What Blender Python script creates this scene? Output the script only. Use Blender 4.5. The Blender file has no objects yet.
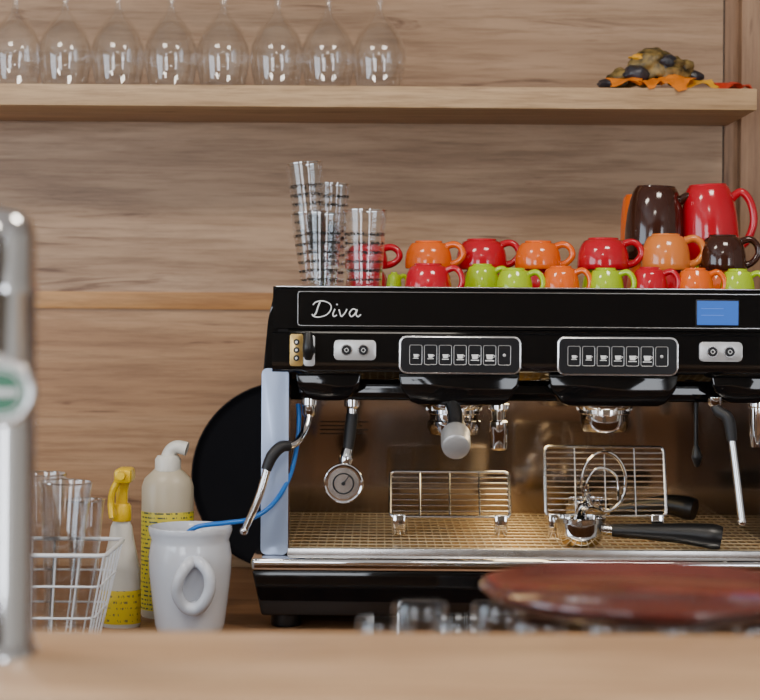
import bpy, bmesh, math, random
from mathutils import Vector, Matrix
random.seed(7)
# ---------------------------------------------------------------- constants mapping image pixels to world coordinates
F=1733.0; D=2.6; ZC=0.477; TH=0.007; CX=380.0; CY=310.0
def P(px,py,y=0.0):
    dx=px-CX; dy=py-CY
    ux=dx*math.cos(TH)+dy*math.sin(TH); uy=-dx*math.sin(TH)+dy*math.cos(TH)
    d=D+y
    return Vector((ux*d/F, y, ZC-uy*d/F))
def S(y=0.0): return (D+y)/F
def R(a,b,c,d_,y=0.0):
    c0=P((a+b)/2,(c+d_)/2,y); s=S(y)
    return c0.x-(b-a)/2*s, c0.x+(b-a)/2*s, c0.z-(d_-c)/2*s, c0.z+(d_-c)/2*s

# ---------------------------------------------------------------- materials
def newmat(name):
    m=bpy.data.materials.new(name); m.use_nodes=True
    nt=m.node_tree; b=nt.nodes['Principled BSDF']; return m,nt,b
def mat(name,col,rough=0.5,metal=0.0,coat=0.0,noise=0.0,nscale=40,bump=0.0,emit=None,es=0,trans=0,spec=None,sss=0):
    m,nt,b=newmat(name)
    b.inputs['Base Color'].default_value=(*col,1); b.inputs['Roughness'].default_value=rough
    b.inputs['Metallic'].default_value=metal; b.inputs['Coat Weight'].default_value=coat
    b.inputs['Coat Roughness'].default_value=0.05
    if trans: b.inputs['Transmission Weight'].default_value=trans
    if spec is not None: b.inputs['Specular IOR Level'].default_value=spec
    if emit: b.inputs['Emission Color'].default_value=(*emit,1); b.inputs['Emission Strength'].default_value=es
    tc=nt.nodes.new('ShaderNodeTexCoord'); n=nt.nodes.new('ShaderNodeTexNoise')
    n.inputs['Scale'].default_value=nscale; n.inputs['Detail'].default_value=4
    nt.links.new(tc.outputs['Object'],n.inputs['Vector'])
    if noise>0:
        r=nt.nodes.new('ShaderNodeValToRGB')
        r.color_ramp.elements[0].position=0.3; r.color_ramp.elements[1].position=0.7
        r.color_ramp.elements[0].color=(*[c*(1-noise) for c in col],1)
        r.color_ramp.elements[1].color=(*[min(1,c*(1+noise)) for c in col],1)
        nt.links.new(n.outputs['Fac'],r.inputs[0]); nt.links.new(r.outputs[0],b.inputs['Base Color'])
    mr=nt.nodes.new('ShaderNodeMapRange'); mr.inputs[3].default_value=max(0,rough-0.03); mr.inputs[4].default_value=min(1,rough+0.04)
    nt.links.new(n.outputs['Fac'],mr.inputs[0]); nt.links.new(mr.outputs[0],b.inputs['Roughness'])
    if bump>0:
        bp=nt.nodes.new('ShaderNodeBump'); bp.inputs['Strength'].default_value=bump; bp.inputs['Distance'].default_value=0.002
        nt.links.new(n.outputs['Fac'],bp.inputs['Height']); nt.links.new(bp.outputs[0],b.inputs['Normal'])
    return m
def wood(name,dark,mid,light,vert=False,rough=0.45,sc=1.0,seed=0.0,crack=0.85):
    m,nt,b=newmat(name); N=nt.nodes.new; L=nt.links.new
    tc=N('ShaderNodeTexCoord')
    def mapped(sx,sz,off):
        mp=N('ShaderNodeMapping'); L(tc.outputs['Object'],mp.inputs[0])
        mp.inputs['Scale'].default_value=(sz*sc,sz*sc,sx*sc) if vert else (sx*sc,sz*sc,sz*sc)
        mp.inputs['Location'].default_value=(off+seed,off*2+seed,off*3+seed*2); return mp
    n1=N('ShaderNodeTexNoise'); n1.inputs['Scale'].default_value=1; n1.inputs['Detail'].default_value=8; n1.inputs['Distortion'].default_value=1.2; n1.inputs['Roughness'].default_value=0.62
    L(mapped(1.0,10,3).outputs[0],n1.inputs['Vector'])
    r=N('ShaderNodeValToRGB'); e=r.color_ramp.elements
    e[0].position=0.32; e[0].color=(*dark,1); e[1].position=0.66; e[1].color=(*light,1)
    k=e.new(0.5); k.color=(*mid,1)
    L(n1.outputs['Fac'],r.inputs[0])
    n2=N('ShaderNodeTexNoise'); n2.inputs['Scale'].default_value=1; n2.inputs['Detail'].default_value=6; n2.inputs['Roughness'].default_value=0.72
    L(mapped(6,110,1).outputs[0],n2.inputs['Vector'])
    r2=N('ShaderNodeValToRGB'); r2.color_ramp.elements[0].position=0.36; r2.color_ramp.elements[0].color=(0.70,0.66,0.62,1)
    r2.color_ramp.elements[1].position=0.56; r2.color_ramp.elements[1].color=(1,1,1,1)
    L(n2.outputs['Fac'],r2.inputs[0])
    mx=N('ShaderNodeMix'); mx.data_type='RGBA'; mx.blend_type='MULTIPLY'; mx.inputs[0].default_value=1
    L(r.outputs[0],mx.inputs[6]); L(r2.outputs[0],mx.inputs[7])
    n3=N('ShaderNodeTexNoise'); n3.inputs['Scale'].default_value=1; n3.inputs['Detail'].default_value=6; n3.inputs['Distortion'].default_value=1.0
    L(mapped(3.4,34,8).outputs[0],n3.inputs['Vector'])
    r3=N('ShaderNodeValToRGB'); r3.color_ramp.elements[0].position=0.29; r3.color_ramp.elements[0].color=(0.38,0.28,0.22,1)
    r3.color_ramp.elements[1].position=0.36; r3.color_ramp.elements[1].color=(1,1,1,1)
    L(n3.outputs['Fac'],r3.inputs[0])
    mx2=N('ShaderNodeMix'); mx2.data_type='RGBA'; mx2.blend_type='MULTIPLY'; mx2.inputs[0].default_value=crack
    L(mx.outputs[2],mx2.inputs[6]); L(r3.outputs[0],mx2.inputs[7])
    L(mx2.outputs[2],b.inputs['Base Color']); b.inputs['Roughness'].default_value=rough
    bp=N('ShaderNodeBump'); bp.inputs['Strength'].default_value=0.15; bp.inputs['Distance'].default_value=0.001
    L(n2.outputs['Fac'],bp.inputs['Height']); L(bp.outputs[0],b.inputs['Normal'])
    return m
def glass(name,tint=(0.97,0.975,0.98),base=0.06,edge=0.75,printed=False,gl=(1,1,1),pw_=2.5):
    m=bpy.data.materials.new(name); m.use_nodes=True; nt=m.node_tree; nt.nodes.clear(); N=nt.nodes.new; L=nt.links.new
    out=N('ShaderNodeOutputMaterial'); t=N('ShaderNodeBsdfTransparent'); t.inputs[0].default_value=(*tint,1)
    g=N('ShaderNodeBsdfGlossy'); g.inputs[0].default_value=(*gl,1); g.inputs['Roughness'].default_value=0.03
    lw=N('ShaderNodeLayerWeight'); lw.inputs[0].default_value=0.5
    mr=N('ShaderNodeMapRange'); mr.inputs[1].default_value=0.0; mr.inputs[2].default_value=1.0; mr.inputs[3].default_value=base; mr.inputs[4].default_value=edge
    pw=N('ShaderNodeMath'); pw.operation='POWER'; pw.inputs[1].default_value=pw_
    L(lw.outputs['Facing'],pw.inputs[0]); L(pw.outputs[0],mr.inputs[0])
    mx=N('ShaderNodeMixShader'); L(mr.outputs[0],mx.inputs[0]); L(t.outputs[0],mx.inputs[1]); L(g.outputs[0],mx.inputs[2])
    last=mx.outputs[0]
    if printed:
        tc=N('ShaderNodeTexCoord'); mp=N('ShaderNodeMapping'); mp.inputs['Scale'].default_value=(300,300,160)
        L(tc.outputs['Object'],mp.inputs[0]); n=N('ShaderNodeTexNoise'); n.inputs['Scale'].default_value=1.6; n.inputs['Detail'].default_value=1
        L(mp.outputs[0],n.inputs['Vector'])
        c=N('ShaderNodeMath'); c.operation='GREATER_THAN'; c.inputs[1].default_value=0.55; L(n.outputs['Fac'],c.inputs[0])
        sx=N('ShaderNodeSeparateXYZ'); L(tc.outputs['Object'],sx.inputs[0])
        w=N('ShaderNodeMath'); w.operation='MULTIPLY'; w.inputs[1].default_value=2*math.pi/0.014; L(sx.outputs[2],w.inputs[0])
        si=N('ShaderNodeMath'); si.operation='SINE'; L(w.outputs[0],si.inputs[0])
        g2=N('ShaderNodeMath'); g2.operation='GREATER_THAN'; g2.inputs[1].default_value=0.6; L(si.outputs[0],g2.inputs[0])
        mu=N('ShaderNodeMath'); mu.operation='MULTIPLY'; L(c.outputs[0],mu.inputs[0]); L(g2.outputs[0],mu.inputs[1])
        zc=N('ShaderNodeMath'); zc.operation='GREATER_THAN'; zc.inputs[1].default_value=0.03; L(sx.outputs[2],zc.inputs[0])
        mu2=N('ShaderNodeMath'); mu2.operation='MULTIPLY'; L(mu.outputs[0],mu2.inputs[0]); L(zc.outputs[0],mu2.inputs[1])
        zd=N('ShaderNodeMath'); zd.operation='LESS_THAN'; zd.inputs[1].default_value=0.112; L(sx.outputs[2],zd.inputs[0])
        mu3=N('ShaderNodeMath'); mu3.operation='MULTIPLY'; L(mu2.outputs[0],mu3.inputs[0]); L(zd.outputs[0],mu3.inputs[1])
        df=N('ShaderNodeBsdfDiffuse'); df.inputs[0].default_value=(0.03,0.03,0.03,1)
        m2=N('ShaderNodeMixShader'); L(mu3.outputs[0],m2.inputs[0]); L(last,m2.inputs[1]); L(df.outputs[0],m2.inputs[2]); last=m2.outputs[0]
    L(last,out.inputs[0]); return m
def label(name,bg,ink,rows=130,thr=0.5):
    m,nt,b=newmat(name); N=nt.nodes.new; L=nt.links.new
    tc=N('ShaderNodeTexCoord'); sx=N('ShaderNodeSeparateXYZ'); L(tc.outputs['Object'],sx.inputs[0])
    w=N('ShaderNodeMath'); w.operation='MULTIPLY'; w.inputs[1].default_value=rows*2*math.pi; L(sx.outputs[2],w.inputs[0])
    si=N('ShaderNodeMath'); si.operation='SINE'; L(w.outputs[0],si.inputs[0])
    g=N('ShaderNodeMath'); g.operation='GREATER_THAN'; g.inputs[1].default_value=0.35; L(si.outputs[0],g.inputs[0])
    mp=N('ShaderNodeMapping'); mp.inputs['Scale'].default_value=(300,300,90); L(tc.outputs['Object'],mp.inputs[0])
    n=N('ShaderNodeTexNoise'); n.inputs['Scale'].default_value=1; L(mp.outputs[0],n.inputs['Vector'])
    g2=N('ShaderNodeMath'); g2.operation='GREATER_THAN'; g2.inputs[1].default_value=thr; L(n.outputs['Fac'],g2.inputs[0])
    mu=N('ShaderNodeMath'); mu.operation='MULTIPLY'; L(g.outputs[0],mu.inputs[0]); L(g2.outputs[0],mu.inputs[1])
    mx=N('ShaderNodeMix'); mx.data_type='RGBA'; mx.inputs[6].default_value=(*bg,1); mx.inputs[7].default_value=(*ink,1)
    L(mu.outputs[0],mx.inputs[0]); L(mx.outputs[2],b.inputs['Base Color']); b.inputs['Roughness'].default_value=0.4
    return m

M_wall=wood('wood_wall_panel',(0.29,0.168,0.092),(0.42,0.26,0.15),(0.52,0.34,0.21))
M_wall2=wood('wood_wall_lower',(0.30,0.15,0.065),(0.41,0.22,0.10),(0.50,0.29,0.145),seed=4.3)
M_shelf=wood('wood_shelf',(0.43,0.265,0.13),(0.54,0.345,0.18),(0.63,0.425,0.24),seed=2.1,sc=1.3,crack=0.5)
M_trim=wood('wood_trim',(0.44,0.20,0.065),(0.54,0.27,0.095),(0.60,0.33,0.13),seed=7,crack=0.4)
M_vert=wood('wood_vertical',(0.22,0.115,0.056),(0.31,0.17,0.09),(0.38,0.22,0.12),vert=True,seed=3)
M_bar=wood('wood_bar',(0.45,0.275,0.155),(0.53,0.34,0.20),(0.60,0.40,0.25),seed=9,rough=0.4,crack=0.3)
M_count=wood('wood_counter',(0.19,0.09,0.038),(0.26,0.13,0.058),(0.32,0.17,0.08),seed=5)
M_black=mat('gloss_black_paint',(0.003,0.003,0.0035),0.06,0,spec=0.5)
M_mblack=mat('black_plastic',(0.008,0.008,0.009),0.35)
M_rubber=mat('black_rubber',(0.010,0.010,0.012),0.5,bump=0.1)
M_chrome=mat('chrome',(0.82,0.82,0.83),0.07,1)
M_steel=mat('brushed_steel',(0.62,0.60,0.58),0.25,1,noise=0.08,nscale=60)
M_back=mat('splash_steel',(0.34,0.285,0.25),0.08,0.97,noise=0.06,nscale=8)
M_tray=mat('tray_steel_painted_glow',(0.40,0.235,0.065),0.3,0.7,noise=0.5,nscale=26)  # golden reflection on the tray plate is put into its colour
M_grid=mat('tray_grid_steel',(0.74,0.62,0.42),0.3,0.6)
M_side=mat('side_panel_painted_sheen',(0.40,0.50,0.72),0.3,0.3)  # bluish highlights on the black side panel, painted as its colour
M_silver=mat('silver_trim',(0.75,0.75,0.76),0.22,1)
M_badge=mat('badge_silver',(0.6,0.6,0.6),0.35,0.6)
M_white=mat('white_print',(0.85,0.85,0.85),0.4)
M_key=mat('key_black',(0.012,0.012,0.014),0.3,spec=0.3)
M_brass=mat('brass_plate',(0.62,0.42,0.15),0.3,0.9)
M_lcd=mat('lcd_blue',(0.02,0.08,0.36),0.35,emit=(0.06,0.22,0.75),es=0.45,spec=0.2)
M_lcdd=mat('lcd_text',(0.06,0.14,0.5),0.4,emit=(0.12,0.32,0.9),es=0.45)
M_red=mat('mug_red',(0.50,0.004,0.018),0.12,coat=0.3)
M_orange=mat('mug_orange',(0.80,0.125,0.004),0.12,coat=0.3)
M_lorange=mat('mug_light_orange',(0.72,0.20,0.035),0.14,coat=0.3)
M_green=mat('mug_green',(0.38,0.55,0.008),0.12,coat=0.3)
M_brown=mat('mug_brown',(0.040,0.011,0.006),0.1,coat=0.3)
M_glass=glass('clear_glass',base=0.06,edge=0.85,pw_=3)
M_wglass=glass('wine_glass_clear',base=0.045,edge=0.95,pw_=3.0)
M_rimgl=glass('glass_rim',base=0.35,edge=0.95,pw_=1.5)
M_pglass=glass('printed_glass',base=0.045,edge=0.85,printed=True,pw_=3.2)
M_ceram=mat('white_ceramic',(0.64,0.67,0.74),0.12,coat=0.3)
M_wirew=mat('white_coated_wire',(0.80,0.82,0.86),0.3)
M_yel=mat('yellow_plastic',(0.85,0.55,0.005),0.3)
M_wplas=mat('white_plastic',(0.68,0.65,0.58),0.35)
M_cream=mat('cream_plastic',(0.52,0.45,0.33),0.35)
M_lab1=label('label_yellow_print',(0.72,0.60,0.04),(0.08,0.10,0.06),rows=150,thr=0.5)
M_lab2=label('label_yellow',(0.80,0.60,0.02),(0.25,0.20,0.06),rows=110,thr=0.55)
M_blue=mat('blue_hose',(0.01,0.16,0.58),0.3)
M_tray_bk=mat('black_tray',(0.004,0.004,0.006),0.7,spec=0.15)
M_plate=mat('lacquered_red_brown',(0.12,0.028,0.020),0.2,coat=0.4,noise=0.35,nscale=12)
M_emg=mat('emblem_green',(0.004,0.15,0.06),0.3)
M_wall_pl=mat('plaster_wall',(0.20,0.16,0.12),0.8,noise=0.04,nscale=8)
M_wall_s=mat('plaster_wall_light',(0.58,0.55,0.50),0.8,noise=0.04,nscale=8)
M_ceil=mat('ceiling_paint',(0.72,0.70,0.67),0.9)
M_floor=mat('floor_tile',(0.16,0.12,0.09),0.4,noise=0.2,nscale=5)
M_frame=mat('window_frame_paint',(0.3,0.28,0.25),0.4)
M_moss=mat('mossy_shell',(0.16,0.105,0.03),0.5,noise=0.95,nscale=75,bump=0.8)
M_dk=mat('dark_shell',(0.03,0.028,0.035),0.3,noise=0.6,nscale=60,bump=0.4)
M_leafo=mat('leaf_orange',(0.90,0.22,0.004),0.5,noise=0.25,nscale=60)
M_leafr=mat('leaf_red',(0.65,0.04,0.01),0.5,noise=0.3,nscale=60)
M_leafy=mat('leaf_yellow',(0.90,0.42,0.02),0.5,noise=0.25,nscale=60)

# ---------------------------------------------------------------- mesh builder
def catmull(pts,n=6,closed=False):
    pts=[Vector(p) for p in pts]; out=[]; m=len(pts)
    rng=range(m) if closed else range(m-1)
    for i in rng:
        if closed: p0,p1,p2,p3=pts[(i-1)%m],pts[i],pts[(i+1)%m],pts[(i+2)%m]
        else: p0=pts[max(i-1,0)];p1=pts[i];p2=pts[i+1];p3=pts[min(i+2,m-1)]
        for k in range(n):
            t=k/n; out.append(0.5*((2*p1)+(-p0+p2)*t+(2*p0-5*p1+4*p2-p3)*t*t+(-p0+3*p1-3*p2+p3)*t**3))
    if not closed: out.append(pts[-1])
    return out
class B:
    def __init__(s,loc=(0,0,0)): s.bm=bmesh.new(); s.mats=[]; s.loc=Vector(loc)
    def mi(s,m):
        if m not in s.mats: s.mats.append(m)
        return s.mats.index(m)
    def add(s,vs,fs,m,M=None):
        k=s.mi(m); bv=[s.bm.verts.new((M@Vector(v)) if M else Vector(v)) for v in vs]
        for f in fs:
            try: fc=s.bm.faces.new([bv[i] for i in f]); fc.material_index=k; fc.smooth=True
            except ValueError: pass
    def merge(s,tb,m,M=None):
        tb.verts.ensure_lookup_table(); tb.verts.index_update()
        s.add([v.co.copy() for v in tb.verts],[[v.index for v in f.verts] for f in tb.faces],m,M); tb.free()
    def box(s,x0,x1,y0,y1,z0,z1,m,bev=0.0,seg=2,M=None):
        tb=bmesh.new(); bmesh.ops.create_cube(tb,size=1)
        for v in tb.verts: v.co=Vector(((x0+x1)/2+v.co.x*(x1-x0),(y0+y1)/2+v.co.y*(y1-y0),(z0+z1)/2+v.co.z*(z1-z0)))
        if bev>0: bmesh.ops.bevel(tb,geom=tb.edges[:],offset=min(bev,0.49*min(x1-x0,y1-y0,z1-z0)),segments=seg,affect='EDGES',profile=0.5)
        s.merge(tb,m,M); return s
    def prism(s,poly,axis,a0,a1,m,bev=0.0,M=None):
        f=(lambda a,p:(a,p[0],p[1])) if axis=='x' else (lambda a,p:(p[0],a,p[1])) if axis=='y' else (lambda a,p:(p[0],p[1],a))
        tb=bmesh.new(); A=[tb.verts.new(f(a0,p)) for p in poly]; C=[tb.verts.new(f(a1,p)) for p in poly]; n=len(poly)
        tb.faces.new(A); tb.faces.new(C[::-1])
        for i in range(n): tb.faces.new((A[i],A[(i+1)%n],C[(i+1)%n],C[i]))
        if bev>0: bmesh.ops.bevel(tb,geom=tb.edges[:],offset=bev,segments=2,affect='EDGES',profile=0.5)
        s.merge(tb,m,M); return s
    def rrect(s,x0,x1,z0,z1,y0,y1,r,m,bev=0.0):
        s.prism(rr(x0,x1,z0,z1,r),'y',y0,y1,m,bev); return s
    def lathe(s,prof,m,c=(0,0,0),segs=32,M=None,sx=1,sy=1):
        c=Vector(c); vs=[];fs=[];rows=[]
        for r,z in prof:
            if abs(r)<1e-7: rows.append([len(vs)]); vs.append(c+Vector((0,0,z)))
            else:
                rows.append(list(range(len(vs),len(vs)+segs)))
                for i in range(segs):
                    a=2*math.pi*i/segs; vs.append(c+Vector((r*sx*math.cos(a),r*sy*math.sin(a),z)))
        for a,b in zip(rows,rows[1:]):
            for i in range(segs):
                j=(i+1)%segs
                if len(a)==1 and len(b)==1: continue
                if len(a)==1: fs.append((a[0],b[j],b[i]))
                elif len(b)==1: fs.append((a[i],a[j],b[0]))
                else: fs.append((a[i],a[j],b[j],b[i]))
        s.add(vs,fs,m,M); return s
    def tube(s,pts,r,m,segs=10,sm=6,closed=False,M=None):
        n0=len(pts); rl=isinstance(r,(list,tuple))
        if sm>1:
            P_=catmull(pts,sm,closed)
            if rl:
                RR=[]
                for i in range(n0-1):
                    for k in range(sm): RR.append(r[i]+(r[i+1]-r[i])*k/sm)
                RR.append(r[-1])
            else: RR=[r]*len(P_)
        else: P_=[Vector(p) for p in pts]; RR=list(r) if rl else [r]*len(P_)
        n=len(P_); T=[]
        for i in range(n):
            if closed: t=P_[(i+1)%n]-P_[(i-1)%n]
            else: t=P_[min(i+1,n-1)]-P_[max(i-1,0)]
            T.append(t.normalized())
        up=Vector((0,0,1)) if abs(T[0].z)<0.9 else Vector((1,0,0))
        u=(up-T[0]*up.dot(T[0])).normalized(); vs=[];fs=[]
        for i in range(n):
            u=(u-T[i]*u.dot(T[i])); u.normalize(); w=T[i].cross(u)
            for k in range(segs):
                a=2*math.pi*k/segs; vs.append(P_[i]+(u*math.cos(a)+w*math.sin(a))*RR[i])
        for i in range(n if closed else n-1):
            j=(i+1)%n
            for k in range(segs):
                l=(k+1)%segs; fs.append((i*segs+k,i*segs+l,j*segs+l,j*segs+k))
        if not closed: fs.append(tuple(range(segs))[::-1]); fs.append(tuple((n-1)*segs+k for k in range(segs)))
        s.add(vs,fs,m,M); return s
    def cyl(s,a,b,r0,r1,m,segs=20,M=None): return s.tube([a,b],[r0,r1],m,segs,1,M=M)
    def ball(s,c,r,m,sub=3,sc=(1,1,1),jit=0,M=None):
        tb=bmesh.new(); bmesh.ops.create_icosphere(tb,subdivisions=sub,radius=1)
        from mathutils import noise
        for v in tb.verts:
            k=1+jit*noise.noise(v.co*2.3+Vector(c)*50)
            v.co=Vector((c[0]+v.co.x*r*sc[0]*k,c[1]+v.co.y*r*sc[1]*k,c[2]+v.co.z*r*sc[2]*k))
        s.merge(tb,m,M); return s
    def done(s,name,parent=None,ang=40):
        bmesh.ops.recalc_face_normals(s.bm,faces=s.bm.faces[:])
        for v in s.bm.verts: v.co-=s.loc
        me=bpy.data.meshes.new(name); s.bm.to_mesh(me); s.bm.free()
        for m in s.mats: me.materials.append(m)
        me.set_sharp_from_angle(angle=math.radians(ang))
        o=bpy.data.objects.new(name,me); bpy.context.collection.objects.link(o); o.location=s.loc
        if parent: 
            o.parent=parent; o.matrix_parent_inverse=Matrix.Translation(parent.location).inverted()
        return o
def rr(x0,x1,z0,z1,r,n=6):
    out=[]
    for cx,cz,a in ((x1-r,z1-r,0),(x0+r,z1-r,90),(x0+r,z0+r,180),(x1-r,z0+r,270)):
        for k in range(n+1):
            t=math.radians(a+90*k/n); out.append((cx+r*math.cos(t),cz+r*math.sin(t)))
    return out
def empty(name,loc=(0,0,0)):
    e=bpy.data.objects.new(name,None); e.empty_display_size=0.05; e.location=loc; bpy.context.collection.objects.link(e); return e

# ---------------------------------------------------------------- room
WY=0.64
XL,XR,YF,ZF,ZT=-2.6,3.0,-4.6,-0.9,1.75
_,_,zt0,zt1=R(36,268,292,309,WY)
xg0=P(722,200,WY).x; xg1=P(738,200,WY).x
b=B(); b.box(XL,xg0,WY,WY+0.1,zt1,ZT,M_wall); b.box(XL,xg0,WY,WY+0.1,ZF,zt0,M_wall2)
b.box(xg0+0.004,XR,WY+0.006,WY+0.1,ZF,ZT,M_vert); b.box(XL,xg0+0.004,WY+0.01,WY+0.1,ZF,ZT,M_mblack); b.done('wall_back')
B().box(XL,xg0-0.01,WY-0.008,WY+0.012,zt0,zt1,M_trim,0.0015).done('trim_1')
B().box(xg1,xg1+0.7,WY-0.022,WY+0.006,ZF,ZT,M_vert,0.002).done('trim_2')
B().box(XL-0.1,XR+0.1,YF-0.1,WY+0.1,ZF-0.05,ZF,M_floor).done('floor')
B().box(XL-0.1,XR+0.1,YF-0.1,WY+0.1,ZT,ZT+0.05,M_ceil).done('ceiling')
B().box(XR,XR+0.1,YF-0.1,WY+0.1,ZF,ZT,M_wall_s).done('wall_right')
b=B(); b.box(XL-0.1,XL,YF-0.1,-3.2,ZF,ZT,M_wall_s); b.box(XL-0.1,XL,-1.0,WY+0.1,ZF,ZT,M_wall_s)
b.box(XL-0.1,XL,-3.2,-1.0,ZF,-0.1,M_wall_s); b.box(XL-0.1,XL,-3.2,-1.0,1.4,ZT,M_wall_s); b.done('wall_left')
WIN=((-2.3,-0.9),(1.9,2.8))
b=B(); b.box(XL,WIN[0][0],YF-0.1,YF,ZF,ZT,M_wall_pl); b.box(WIN[0][1],WIN[1][0],YF-0.1,YF,ZF,ZT,M_wall_pl); b.box(WIN[1][1],XR,YF-0.1,YF,ZF,ZT,M_wall_pl)
for a,c in WIN:
    b.box(a,c,YF-0.1,YF,ZF,-0.2,M_wall_pl); b.box(a,c,YF-0.1,YF,1.45,ZT,M_wall_pl)
b.done('wall_front')
for a,c in WIN:
    b=B(); m=(a+c)/2
    for q in (a+0.02,m,c-0.02): b.box(q-0.025,q+0.025,YF-0.07,YF-0.02,-0.2,1.45,M_frame,0.004)
    for z in (-0.175,1.425): b.box(a,c,YF-0.07,YF-0.02,z-0.025,z+0.025,M_frame,0.004)
    b.done('window_1' if a<0 else 'window_2')
b=B()
for q in (-3.18,-2.1,-1.02): b.box(XL-0.07,XL-0.02,q-0.025,q+0.025,-0.1,1.4,M_frame,0.004)
for z in (-0.075,1.375): b.box(XL-0.07,XL-0.02,-3.2,-1.0,z-0.025,z+0.025,M_frame,0.004)
b.done('window_3')

# ---------------------------------------------------------------- counters
b=B(); b.box(-2.2,2.6,-0.14,WY-0.03,-0.04,0.0,M_count,0.003); b.box(-2.2,2.6,-0.10,WY-0.03,-0.88,-0.04,M_vert)
for i in range(8):
    x=-2.2+i*0.6; b.box(x+0.01,x+0.59,-0.12,-0.10,-0.80,-0.06,M_vert,0.002); b.box(x+0.2,x+0.4,-0.138,-0.118,-0.12,-0.105,M_silver,0.002)
b.box(-2.2,2.6,-0.08,WY-0.03,ZF,-0.88,M_mblack); b.done('work_counter')
BZ=ZC-(632-CY)/F*1.4
yb0,yb1=-D+1.15,-D+1.4
b=B(); b.box(-2.0,2.2,yb0,yb1,BZ-0.035,BZ,M_bar,0.004); b.box(-2.0,2.2,yb0+0.05,yb1-0.02,ZF,BZ-0.035,M_bar); b.done('bar_counter')
b=B(); b.box(-2.0,2.2,yb1-0.019,yb1+0.45,-0.04,0.0,M_steel,0.003); b.box(-2.0,2.2,yb1-0.019,yb1+0.42,ZF,-0.04,M_vert); b.done('underbar_counter')

# ---------------------------------------------------------------- wall shelf
SY=0.38
x0,x1,z0,z1=R(-100,757,85,109,SY)
z0=P(380,107.5,SY).z; z1=P(380,86,SY).z
B().box(-1.6,x1,SY,WY-0.001,z0,z1,M_shelf,0.0015).done('wall_shelf')
SHZ=z1
# ---------------------------------------------------------------- wine glasses (inverted)
def wine(px,rot):
    y=0.46; s=S(y); x=P(px,60,y).x; z=SHZ
    pr=[(0.0235,0),(0.0250,0.0),(0.0285,0.022),(0.0308,0.042),(0.0315,0.060),(0.030,0.080),(0.0245,0.102),(0.015,0.121),(0.0075,0.133),(0.0042,0.145),(0.0036,0.165),(0.0036,0.215),(0.006,0.226),(0.031,0.231),(0.033,0.233),(0.031,0.2345),(0.0,0.2345)]
    k=27*s/0.0315
    pr=[(r*k,h) for r,h in pr]
    inn=[(r*k-0.0012,h) for r,h in [(0.0250,0.0),(0.0285,0.022),(0.0308,0.042),(0.0315,0.060),(0.0295,0.080),(0.0235,0.101),(0.0135,0.118)]]
    b=B((x,y,z)); b.lathe([(0,0.124)]+inn[::-1]+pr[1:],M_wglass,(x,y,z),40)
    rr_=pr[1][0]-0.0006; b.tube([(x+rr_*math.cos(t),y+rr_*math.sin(t),z+0.0012) for t in [2*math.pi*i/40 for i in range(40)]],0.0011,M_rimgl,6,1,closed=True)
    return b.done('wine_glass')
for i,px in enumerate((15,65,118,171,223,277,328,379)): wine(px,i)

# ---------------------------------------------------------------- autumn decoration
y=0.45
def leaf(b,c,size,rot,m,tilt=0.15):
    pts=[]; n=30
    for i in range(n):
        a=2*math.pi*i/n; r=size*(0.55+0.3*abs(math.cos(2.5*a))+0.15*(i%2)); pts.append((r*math.cos(a),r*math.sin(a)*0.8,0.006*math.sin(3*a)+0.1*tilt*r))
    M=Matrix.Translation(c)@Matrix.Rotation(tilt,4,'X')@Matrix.Rotation(rot,4,'Z')
    b.add([(0,0,0.006)]+pts,[(0,i+1,(i+1)%n+1) for i in range(n)],m,M)
c=P(655,85,y); c.z=SHZ
root=empty('autumn_leaf_decoration',c)
b=B()
def L_(px,dz,dy=0): q=P(px,85,y+dy); return Vector((q.x,y+dy,SHZ+dz))
b.ball(L_(652,0.045),0.036,M_moss,4,(1.15,1,0.88),0.35); b.ball(L_(622,0.024),0.022,M_moss,3,(1.2,1,0.8),0.4)
b.ball(L_(636,0.030,-0.02),0.020,M_dk,3,(1.2,1,0.8),0.3); b.ball(L_(672,0.038,-0.01),0.026,M_moss,3,(1.3,1,0.9),0.5)
b.ball(L_(692,0.030,0.01),0.017,M_dk,3,(1.2,1,0.7),0.2); b.ball(L_(660,0.066,0.005),0.013,M_dk,3,(1.7,1,0.6),0.4)
b.ball(L_(608,0.016),0.012,M_dk,3,(1.6,1,0.7),0.3); b.ball(L_(640,0.060,-0.015),0.012,M_leafy,3,(1.5,1,0.5),0.4)
b.ball(L_(667,0.050,-0.025),0.013,M_dk,3,(1.2,1,1.0),0.5)
b.done('shells',root,60)
b=B()
leaf(b,L_(625,0.012,-0.05),0.038,0.3,M_leafo,0.28); leaf(b,L_(676,0.016,-0.045),0.046,1.2,M_leafo,0.5); leaf(b,L_(700,0.011,-0.04),0.040,2.0,M_leafy,0.28)
leaf(b,L_(728,0.009,-0.03),0.036,0.6,M_leafr,0.2); leaf(b,L_(742,0.008,-0.01),0.030,2.2,M_leafr,0.2); leaf(b,L_(652,0.010,-0.052),0.030,0.9,M_leafo,0.3)
b.done('leaves',root,80)

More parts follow.
